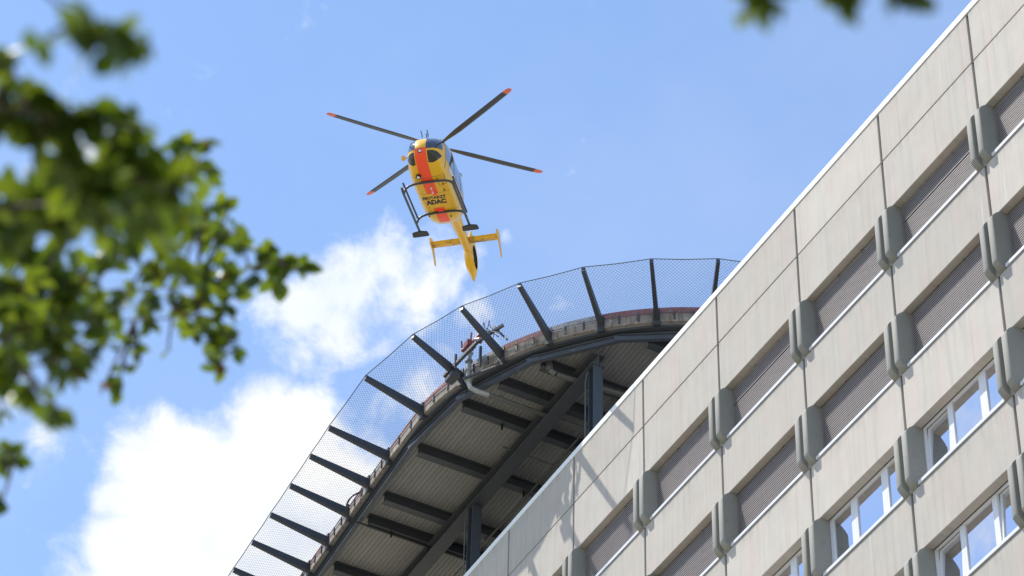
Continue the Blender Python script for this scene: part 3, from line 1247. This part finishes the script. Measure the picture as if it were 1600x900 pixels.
# engine cowling and mast
q = MB()
cs = [(.95, .25, 2.50, 2.60), (.6, .55, 2.45, 2.86), (0, .62, 2.45, 2.98), (-.8, .6, 2.4, 2.92), (-1.5, .5, 2.3, 2.75), (-2.2, .3, 2.2, 2.5)]
vs, fs = [], []
for x, hw, z0, z1 in cs:
    for k in range(16):
        a = 2 * pi * k / 16
        vs.append((x, hw * math.copysign(abs(cos(a)) ** .6, cos(a)), (z0 + z1) / 2 + (z1 - z0) / 2 * math.copysign(abs(sin(a)) ** .6, sin(a))))
for i in range(len(cs) - 1):
    for k in range(16):
        fs.append((16 * i + k, 16 * i + (k + 1) % 16, 16 * i + 16 + (k + 1) % 16, 16 * i + 16 + k))
fs += [tuple(range(16)), tuple(range(80, 96))]
q.add(vs, fs).build('engine_cowling', m_yellow, heli, smooth=True)
for sd in (1, -1):
    q = MB()
    q.tube([(-1.3, sd * .4, 2.75), (-1.75, sd * .52, 2.8)], .14, 12)
    q.build('exhaust', m_metal, heli, smooth=True)
# tail boom
q = MB()
bs = [(-1.7, .36, 1.25, 2.3), (-2.4, .30, 1.40, 2.22), (-3.4, .24, 1.55, 2.14), (-4.6, .19, 1.66, 2.08), (-5.6, .155, 1.66, 2.04), (-6.0, .14, 1.62, 2.0)]
vs, fs = [], []
for x, hw, z0, z1 in bs:
    for k in range(20):
        a = 2 * pi * k / 20
        vs.append((x, hw * math.copysign(abs(cos(a)) ** .8, cos(a)), (z0 + z1) / 2 + (z1 - z0) / 2 * math.copysign(abs(sin(a)) ** .8, sin(a))))
for i in range(len(bs) - 1):
    for k in range(20):
        fs.append((20 * i + k, 20 * i + (k + 1) % 20, 20 * i + 20 + (k + 1) % 20, 20 * i + 20 + k))
fs += [tuple(range(20)), tuple(range(100, 120))]
boom = q.add(vs, fs).build('tail_boom', m_yellow, heli, smooth=True)
# tail fin with the ducted tail rotor
DX, DZ, DR = -6.42, 1.80, .50
fo = [(-5.65, 2.05), (-6.05, 2.55), (-6.42, 3.1), (-6.95, 3.16), (-6.98, 2.7), (-6.99, 2.3), (-7.05, 2.0), (-7.06, 1.65), (-7.02, 1.3), (-6.97, .98), (-6.86, .93), (-6.6, 1.05), (-6.2, 1.2), (-5.85, 1.42), (-5.6, 1.62)]


def ray_out(a):
    d = (cos(a), sin(a))
    best = None
    for i in range(len(fo)):
        p, r_ = fo[i], fo[(i + 1) % len(fo)]
        ex, ez = r_[0] - p[0], r_[1] - p[1]
        den = d[0] * ez - d[1] * ex
        if abs(den) < 1e-9:
            continue
        t = ((p[0] - DX) * ez - (p[1] - DZ) * ex) / den
        s = ((p[0] - DX) * d[1] - (p[1] - DZ) * d[0]) / den
        if t > 0 and -1e-6 <= s <= 1 + 1e-6 and (best is None or t > best):
            best = t
    return best


q = MB()
NA = 72
vs, fs = [], []
for k in range(NA):
    a = 2 * pi * k / NA
    ro = ray_out(a)
    for f_, tt in ((0, .175), (.10, .185), (.4, .145), (.75, .08), (1, .025)):
        r_ = DR + (ro - DR) * f_
        for sd in (1, -1):
            vs.append((DX + r_ * cos(a), sd * tt, DZ + r_ * sin(a)))
for k in range(NA):
    k2 = (k + 1) % NA
    for j in range(4):
        for sd in (0, 1):
            fs.append((k * 10 + 2 * j + sd, k2 * 10 + 2 * j + sd, k2 * 10 + 2 * j + 2 + sd, k * 10 + 2 * j + 2 + sd))
    fs.append((k * 10, k * 10 + 1, k2 * 10 + 1, k2 * 10))
    fs.append((k * 10 + 8, k2 * 10 + 8, k2 * 10 + 9, k * 10 + 9))
fin = q.add(vs, fs).build('tail_fin', m_yellow, heli, smooth=True)
q = MB()
vs, fs = [], []
for k in range(48):
    a = 2 * pi * k / 48
    for y in (0.172, -.172):
        vs.append((DX + (DR - .006) * cos(a), y, DZ + (DR - .006) * sin(a)))
for k in range(48):
    k2 = (k + 1) % 48
    fs.append((2 * k, 2 * k + 1, 2 * k2 + 1, 2 * k2))
q.add(vs, fs).build('duct_liner', m_black, fin, smooth=True)
q = MB()
q.tube([(DX, -.12, DZ), (DX, .10, DZ)], .13, 16)
for k in range(10):
    a = 2 * pi * k / 10 + .06 * (k % 3)
    q.bar((DX + .11 * cos(a), .05, DZ + .11 * sin(a)), (DX + .49 * cos(a), .05, DZ + .49 * sin(a)), .09, .02, up=V((.5 * sin(a), 1, -.5 * cos(a))))
for k in range(11):
    a = 2 * pi * k / 11
    q.bar((DX + .11 * cos(a), -.11, DZ + .11 * sin(a)), (DX + .495 * cos(a), -.11, DZ + .495 * sin(a)), .025, .025, up=V((0, 1, 0)))
q.build('tail_rotor', m_metal, fin)
# stabiliser and end plates
q = MB()
prof = [(-4.93, 1.90), (-5.02, 1.955), (-5.25, 1.95), (-5.48, 1.915), (-5.25, 1.875), (-5.02, 1.865)]
q.prism([(x, z) for x, z in prof], -1.38, 1.38, 'y')
stab = q.build('stabiliser', m_soot, heli)
for sd in (1, -1):
    q = MB()
    pl = [(-4.85, 2.05), (-5.2, 2.22), (-5.5, 2.2), (-5.62, 1.9), (-5.90, 1.30), (-5.77, 1.28), (-5.38, 1.72), (-4.92, 1.82)]
    q.prism(pl, sd * 1.38 - .022, sd * 1.38 + .022, 'y')
    q.build('end_plate', m_yellow, heli)
# skids
for sd in (1, -1):
    q = MB()
    q.tube([(2.12, sd * 1.0, .14), (2.05, sd * 1.0, .09), (1.92, sd, .05), (1.7, sd, .04), (0, sd, .04), (-1.2, sd, .04)], .05, 10)
    sk = q.build('skid', m_skid, heli, smooth=True)
    q = MB()
    q.prism([(-1.36, sd - .28), (-1.30, sd - .33), (-1.05, sd - .30), (-.98, sd - .1), (-.98, sd + .1), (-1.05, sd + .30), (-1.30, sd + .33), (-1.36, sd + .28)], -.03, .015, 'z')
    q.build('skid_pad', m_black, sk)
    q = MB()
    q.tube([(1.95, sd * .98, .43), (1.7, sd * .98, .42), (-.45, sd * .98, .41), (-.66, sd * .98, .40)], .04, 8)
    q.build('boarding_step', m_skid, heli, smooth=True)
for x in (1.76, -.52):
    q = MB()
    pts = [(x, -1.0, .05), (x, -.985, .14), (x, -.93, .27), (x, -.80, .385), (x, -.6, .44), (x, -.3, .455), (x, .3, .455), (x, .6, .44), (x, .80, .385), (x, .93, .27), (x, .985, .14), (x, 1.0, .05)]
    q.tube(pts, .048, 10)
    q.build('cross_tube', m_skid, heli, smooth=True)
q = MB()
q.tube([(-1.35, -.2, 1.0), (-1.9, -.28, .95), (-2.0, -.12, .98), (-2.0, .1, 1.05)], .014, 5)
q.build('tail_handle', m_metal, heli)
# main rotor
TS, PSI = 0.09225, radians(45.63)


def rot_pt(x, y, z):
    return V((x * cos(TS) + z * sin(TS), y, 3.2 + z * cos(TS) - x * sin(TS)))


q = MB()
q.tube([(-.04, 0, 2.8), rot_pt(0, 0, .06)], .09, 12)
q.tube([rot_pt(0, 0, -.06), rot_pt(0, 0, .08)], .24, 16)
q.build('rotor_hub', m_metal, heli, smooth=True)
for k in range(4):
    a = PSI + k * pi / 2
    ca, sa = cos(a), sin(a)

    def bp(r, w, h, ca=ca, sa=sa):
        z = .02 + .12 * (r / 5.1) ** 1.6 + h
        return rot_pt(r * ca - w * sa, r * sa + w * ca, z)

    def blade_piece(stations):
        bb = MB()
        vs, fs = [], []
        for r, ch, th in stations:
            pr = [(.5, 0), (.25, .5), (-.1, .45), (-.5, 0), (-.1, -.25), (.25, -.4)]
            for pw, ph in pr:
                vs.append(bp(r, pw * ch, ph * th + pw * ch * -.08))
        nn = 6
        for i in range(len(stations) - 1):
            for e in range(nn):
                fs.append((nn * i + e, nn * i + (e + 1) % nn, nn * i + nn + (e + 1) % nn, nn * i + nn + e))
        fs += [tuple(range(nn)), tuple(range(nn * (len(stations) - 1), nn * len(stations)))]
        return bb.add(vs, fs)
    bl = blade_piece([(.15, .13, .10), (.6, .15, .08), (1.1, .24, .05), (1.5, .29, .04), (3.2, .29, .036), (4.72, .27, .034)]).build('rotor_blade', m_blade, heli)
    blade_piece([(4.721, .27, .034), (4.95, .25, .03), (5.1, .16, .02)]).build('blade_tip', m_tip, bl)

# ------------------------------------------------------------------ trees near the camera
def leaf_verts():
    P = [(0, 0), (.16, .22), (.36, .33), (.58, .32), (.80, .19), (1, 0)]
    vs, fs = [], []
    for x, w in P:
        droop = -.12 * x * x
        vs += [(x, -w, droop + w * .28), (x, 0, droop), (x, w, droop + w * .28)]
    for i in range(len(P) - 1):
        q = 3 * i
        fs += [(q, q + 1, q + 4, q + 3), (q + 1, q + 2, q + 5, q + 4)]
    # stalk
    vs += [(-.22, -.012, .0), (-.22, .012, .0), (.02, .012, 0), (.02, -.012, 0)]
    n = len(vs)
    fs.append((n - 4, n - 3, n - 2, n - 1))
    return vs, fs


LV, LF = leaf_verts()
lm = MB()
lm.add([(x, y, z) for x, y, z in LV], LF)
me_leaf = lm.mesh('leaf', m_leaf, smooth=True)
lm = MB()
lm.add(LV, LF)
me_leaf2 = lm.mesh('leaf', m_leaf2, smooth=True)


def make_tree(name, label, base, trunk_top, branches, blobs, seed, single):
    rr = random.Random(seed)
    t = thing(name, label, 'tree', base, 'trees close to the camera')
    B0 = V(base)
    q = MB()
    tp = bez([V((0, 0, -.1)), (V(trunk_top) - B0) * .5 + V((.12, -.08, 0)), V(trunk_top) - B0], 8)
    q.tube(tp, [.16 * (1 - i / (len(tp) - 1)) ** .8 + .02 for i in range(len(tp))], 12)
    q.build('trunk', m_bark, t, smooth=True)
    allpts = []
    for br in branches:
        pts = [at(*p) for p in br]
        st = tp[rr.randrange(len(tp) - 7, len(tp))] + B0
        full = bez([st - B0, lerp(st, pts[0], .55) - B0 + V((0, 0, .25))] + [p - B0 for p in pts], 10)
        q = MB()
        nf = len(full)
        r0 = .017
        q.tube(full, [max(r0 * (1 - i / nf) ** 3.0, .0020) for i in range(nf)], 7)
        q.build('limb', m_bark, t, smooth=True)
        allpts += full[12:]
    tw = MB()
    leaves = []
    for px, py, r, dist, n, size in blobs:
        near_ = dist < 4.1
        n = int(round(n * (3.3 if near_ else 2.2)))
        size = size * (.84 if near_ else .92)
        c = at(px, py, dist) - B0
        rad = r * dist / 4731.5
        near = min(allpts, key=lambda p: (p - c).length)
        # a few thin twigs run from the limb through the clump; leaves sit along them
        nt = max(1, n // 6)
        cnt = 0
        for k in range(nt):
            dv = V((rr.gauss(0, 1), rr.gauss(0, 1), rr.gauss(0, 1)))
            dv.normalize()
            end = c + dv * rad * rr.uniform(.6, 1.0)
            mid = c - dv * rad * rr.uniform(0, .4) + V((0, 0, .01))
            pth = bez([near, mid, end], 6)
            tw.tube(pth, [.0030 - .0019 * i / (len(pth) - 1) for i in range(len(pth))], 5)
            m_ = n // nt + (1 if k < n % nt else 0)
            for j in range(m_):
                tt = (j + .6) / m_
                s = lerp(mid, end, tt) if rr.random() < .7 else c + V((rr.uniform(-1, 1), rr.uniform(-1, 1), rr.uniform(-1, 1))) * rad * .75
                s = s + V((rr.gauss(0, .16), rr.gauss(0, .16), rr.gauss(0, .16))) * rad
                ax = (end - mid).normalized() * .5 + V((rr.gauss(0, .8), rr.gauss(0, .8), rr.gauss(-.15, .4)))
                ax.normalize()
                up = V((rr.gauss(0, .55), rr.gauss(0, .55), 1)).normalized()
                yv = up.cross(ax)
                if yv.length < .1:
                    yv = V((1, 0, 0)).cross(ax)
                yv.normalize()
                zv = ax.cross(yv)
                sz = size * rr.uniform(.72, 1.2)
                mt = Matrix((ax, yv, zv)).transposed() @ Matrix.Scale(sz, 3)
                M4 = mt.to_4x4()
                M4.translation = s
                leaves.append((dist / sz, dist > 4 and rr.random() < .025, M4, rr.uniform(.8, 1.1)))
    q = tw.build('twig', m_bark, t, smooth=True)
    q['kind'] = 'stuff'
    leaves.sort(key=lambda e: e[0])
    rest, rest2 = MB(), MB()
    for i, (_, aut, M4, ws) in enumerate(leaves):
        if i < single:
            o = put('leaf', me_leaf2 if aut else me_leaf, t)
            o.matrix_local = M4 @ Matrix.Diagonal((1, ws, 1, 1))
        else:
            (rest2 if aut else rest).add([M4 @ V((x, y * ws, z)) for x, y, z in LV], LF)
    for bb_, mm in ((rest, m_leaf), (rest2, m_leaf2)):
        if bb_.v:
            o = bb_.build('foliage', mm, t, smooth=True)
            o['kind'] = 'stuff'
    return t


# clumps: px, py, radius px, distance, leaves, leaf length
LB = [(135, 50, 34, 2.6, 5, .034), (170, 60, 34, 2.6, 6, .036), (205, 78, 20, 2.6, 3, .028), (228, 72, 10, 2.7, 2, .02), (60, 78, 12, 2.6, 1, .034),
      (12, 105, 24, 3.0, 4, .034), (4, 140, 24, 3.2, 4, .034), (45, 160, 34, 3.2, 7, .04), (95, 185, 36, 3.2, 7, .042), (140, 195, 34, 3.2, 7, .042),
      (185, 215, 36, 3.3, 7, .042), (220, 235, 26, 3.4, 5, .036), (60, 205, 28, 3.2, 5, .04), (5, 190, 20, 3.2, 3, .035),
      (110, 265, 40, 3.2, 6, .044), (160, 300, 44, 3.2, 9, .046), (210, 295, 44, 3.3, 9, .046), (255, 290, 38, 3.4, 7, .044), (130, 320, 40, 3.3, 7, .044),
      (40, 325, 40, 3.4, 6, .044), (85, 350, 38, 3.4, 6, .044), (270, 345, 34, 3.6, 6, .044), (285, 355, 22, 3.7, 3, .04), (230, 330, 36, 3.4, 6, .044), (10, 300, 20, 3.6, 2, .04), (20, 360, 40, 3.5, 6, .044), (175, 345, 36, 3.5, 5, .04),
      (285, 240, 22, 4.6, 5, .038), (312, 228, 18, 4.8, 4, .034), (305, 262, 20, 4.6, 4, .036), (280, 280, 22, 4.4, 4, .04),
      (322, 333, 18, 5.2, 3, .042), (354, 328, 16, 5.3, 4, .034), (310, 365, 24, 5.3, 6, .04), (345, 372, 24, 5.4, 7, .04), (380, 392, 20, 5.6, 5, .042),
      (412, 398, 20, 5.7, 5, .044), (440, 408, 20, 5.8, 5, .044), (465, 424, 17, 5.9, 4, .044), (440, 432, 14, 5.8, 3, .042), (398, 424, 16, 5.7, 3, .04),
      (30, 400, 40, 4.4, 10, .04), (75, 415, 40, 4.5, 10, .04), (120, 430, 36, 4.6, 9, .04), (160, 405, 26, 4.7, 5, .04), (200, 385, 30, 4.8, 6, .04),
      (235, 420, 28, 5.0, 7, .038), (275, 425, 30, 5.1, 9, .038), (320, 432, 30, 5.3, 10, .038), (355, 445, 26, 5.4, 8, .038), (15, 450, 40, 4.4, 10, .042),
      (60, 470, 40, 4.5, 12, .042), (105, 480, 40, 4.5, 12, .042), (145, 490, 32, 4.7, 8, .04), (190, 465, 26, 4.9, 6, .036), (230, 470, 28, 5.1, 8, .036),
      (270, 475, 28, 5.2, 8, .036), (310, 482, 28, 5.3, 8, .036), (350, 488, 26, 5.4, 8, .036), (25, 520, 44, 4.2, 12, .044), (75, 530, 40, 4.3, 11, .044), (120, 545, 32, 4.5, 7, .042),
      (15, 565, 36, 4.0, 7, .046), (300, 518, 20, 5.4, 5, .036), (335, 540, 20, 5.4, 6, .038), (365, 525, 16, 5.5, 4, .038), (338, 575, 16, 5.5, 5, .036), (368, 550, 12, 5.5, 3, .034),
      (160, 612, 12, 5.2, 1, .036), (185, 598, 13, 5.2, 2, .036), (205, 545, 18, 5.2, 5, .03), (215, 570, 10, 5.2, 2, .026), (190, 575, 10, 5.2, 2, .03), (100, 575, 18, 4.2, 3, .044), (50, 610, 14, 3.6, 2, .046), (80, 640, 12, 3.8, 2, .046),
      (240, 505, 14, 5.2, 3, .026), (262, 548, 6, 5.3, 1, .024), (170, 530, 18, 4.9, 4, .036),
      (10, 705, 14, 4.6, 4, .036), (25, 722, 12, 4.8, 4, .032), (8, 738, 12, 4.8, 3, .034), (2, 790, 10, 5.0, 2, .04), (2, 640, 8, 4.6, 1, .03),
      # more of the crown, beyond the left edge of the photo
      (-260, 140, 70, 3.0, 14, .044), (-70, 330, 80, 3.5, 22, .044), (-60, 470, 80, 4.4, 30, .044), (-170, 220, 90, 3.4, 24, .046), (-190, 420, 100, 4.2, 34, .046), (-80, 600, 60, 4.4, 16, .044), (-50, 720, 50, 4.8, 14, .04), (-180, 620, 90, 4.6, 26, .044), (-330, 380, 120, 4.2, 40, .048)]
BR = [[(-220, 540, 4.5), (40, 480, 4.7), (200, 455, 5.0), (330, 440, 5.4), (420, 410, 5.7), (468, 424, 5.9)],
      [(-220, 520, 4.5), (60, 505, 4.7), (210, 500, 5.2), (340, 500, 5.4), (350, 560, 5.5)],
      [(-260, 190, 3.3), (-40, 165, 3.2), (110, 195, 3.2), (235, 250, 3.5)],
      [(-260, 300, 3.5), (0, 320, 3.4), (160, 310, 3.3), (280, 290, 4.2), (315, 235, 4.8)],
      [(-240, -160, 2.9), (-60, -120, 2.8), (110, 20, 2.65), (228, 72, 2.7)],
      [(-240, 640, 4.6), (-60, 690, 4.7), (22, 722, 4.8)],
      [(-240, 600, 4.2), (20, 585, 4.1), (90, 640, 3.8)]]
horiz = V((FWD.x, FWD.y, 0)).normalized()
rh = V((RIGHT.x, RIGHT.y, 0)).normalized()
tb = V((CAM.x, CAM.y, 0)) + horiz * 2.6 - rh * 2.3
make_tree('tree', 'leafy green tree whose blurred branches reach in from the left edge', tb, tb + V((.2, .2, 5.2)), BR, LB, 11, 290)
RBB = [(1182, 4, 18, 2.5, 4, .026), (1165, 28, 7, 2.6, 1, .016), (1212, -8, 14, 2.5, 3, .028), (1300, -14, 16, 2.5, 4, .03), (1334, 6, 10, 2.5, 2, .026), (1405, -4, 14, 2.5, 3, .026), (1441, 2, 11, 2.5, 2, .028),
       (1250, -105, 40, 2.5, 10, .034), (1360, -105, 40, 2.5, 10, .034), (1450, -110, 40, 2.5, 10, .034), (1300, -190, 90, 2.6, 30, .036), (1480, -200, 90, 2.6, 26, .036)]
RBR = [[(1500, -200, 2.7), (1380, -90, 2.6), (1300, -45, 2.5), (1190, -16, 2.5)], [(1520, -180, 2.7), (1470, -60, 2.6), (1441, 0, 2.5)]]
tb2 = V((CAM.x, CAM.y, 0)) + horiz * 1.2 + rh * 2.2
make_tree('tree', 'few blurred green leaf tips of a tree hanging in at the top edge', tb2, tb2 + V((.5, .2, 5.4)), RBR, RBB, 5, 40)
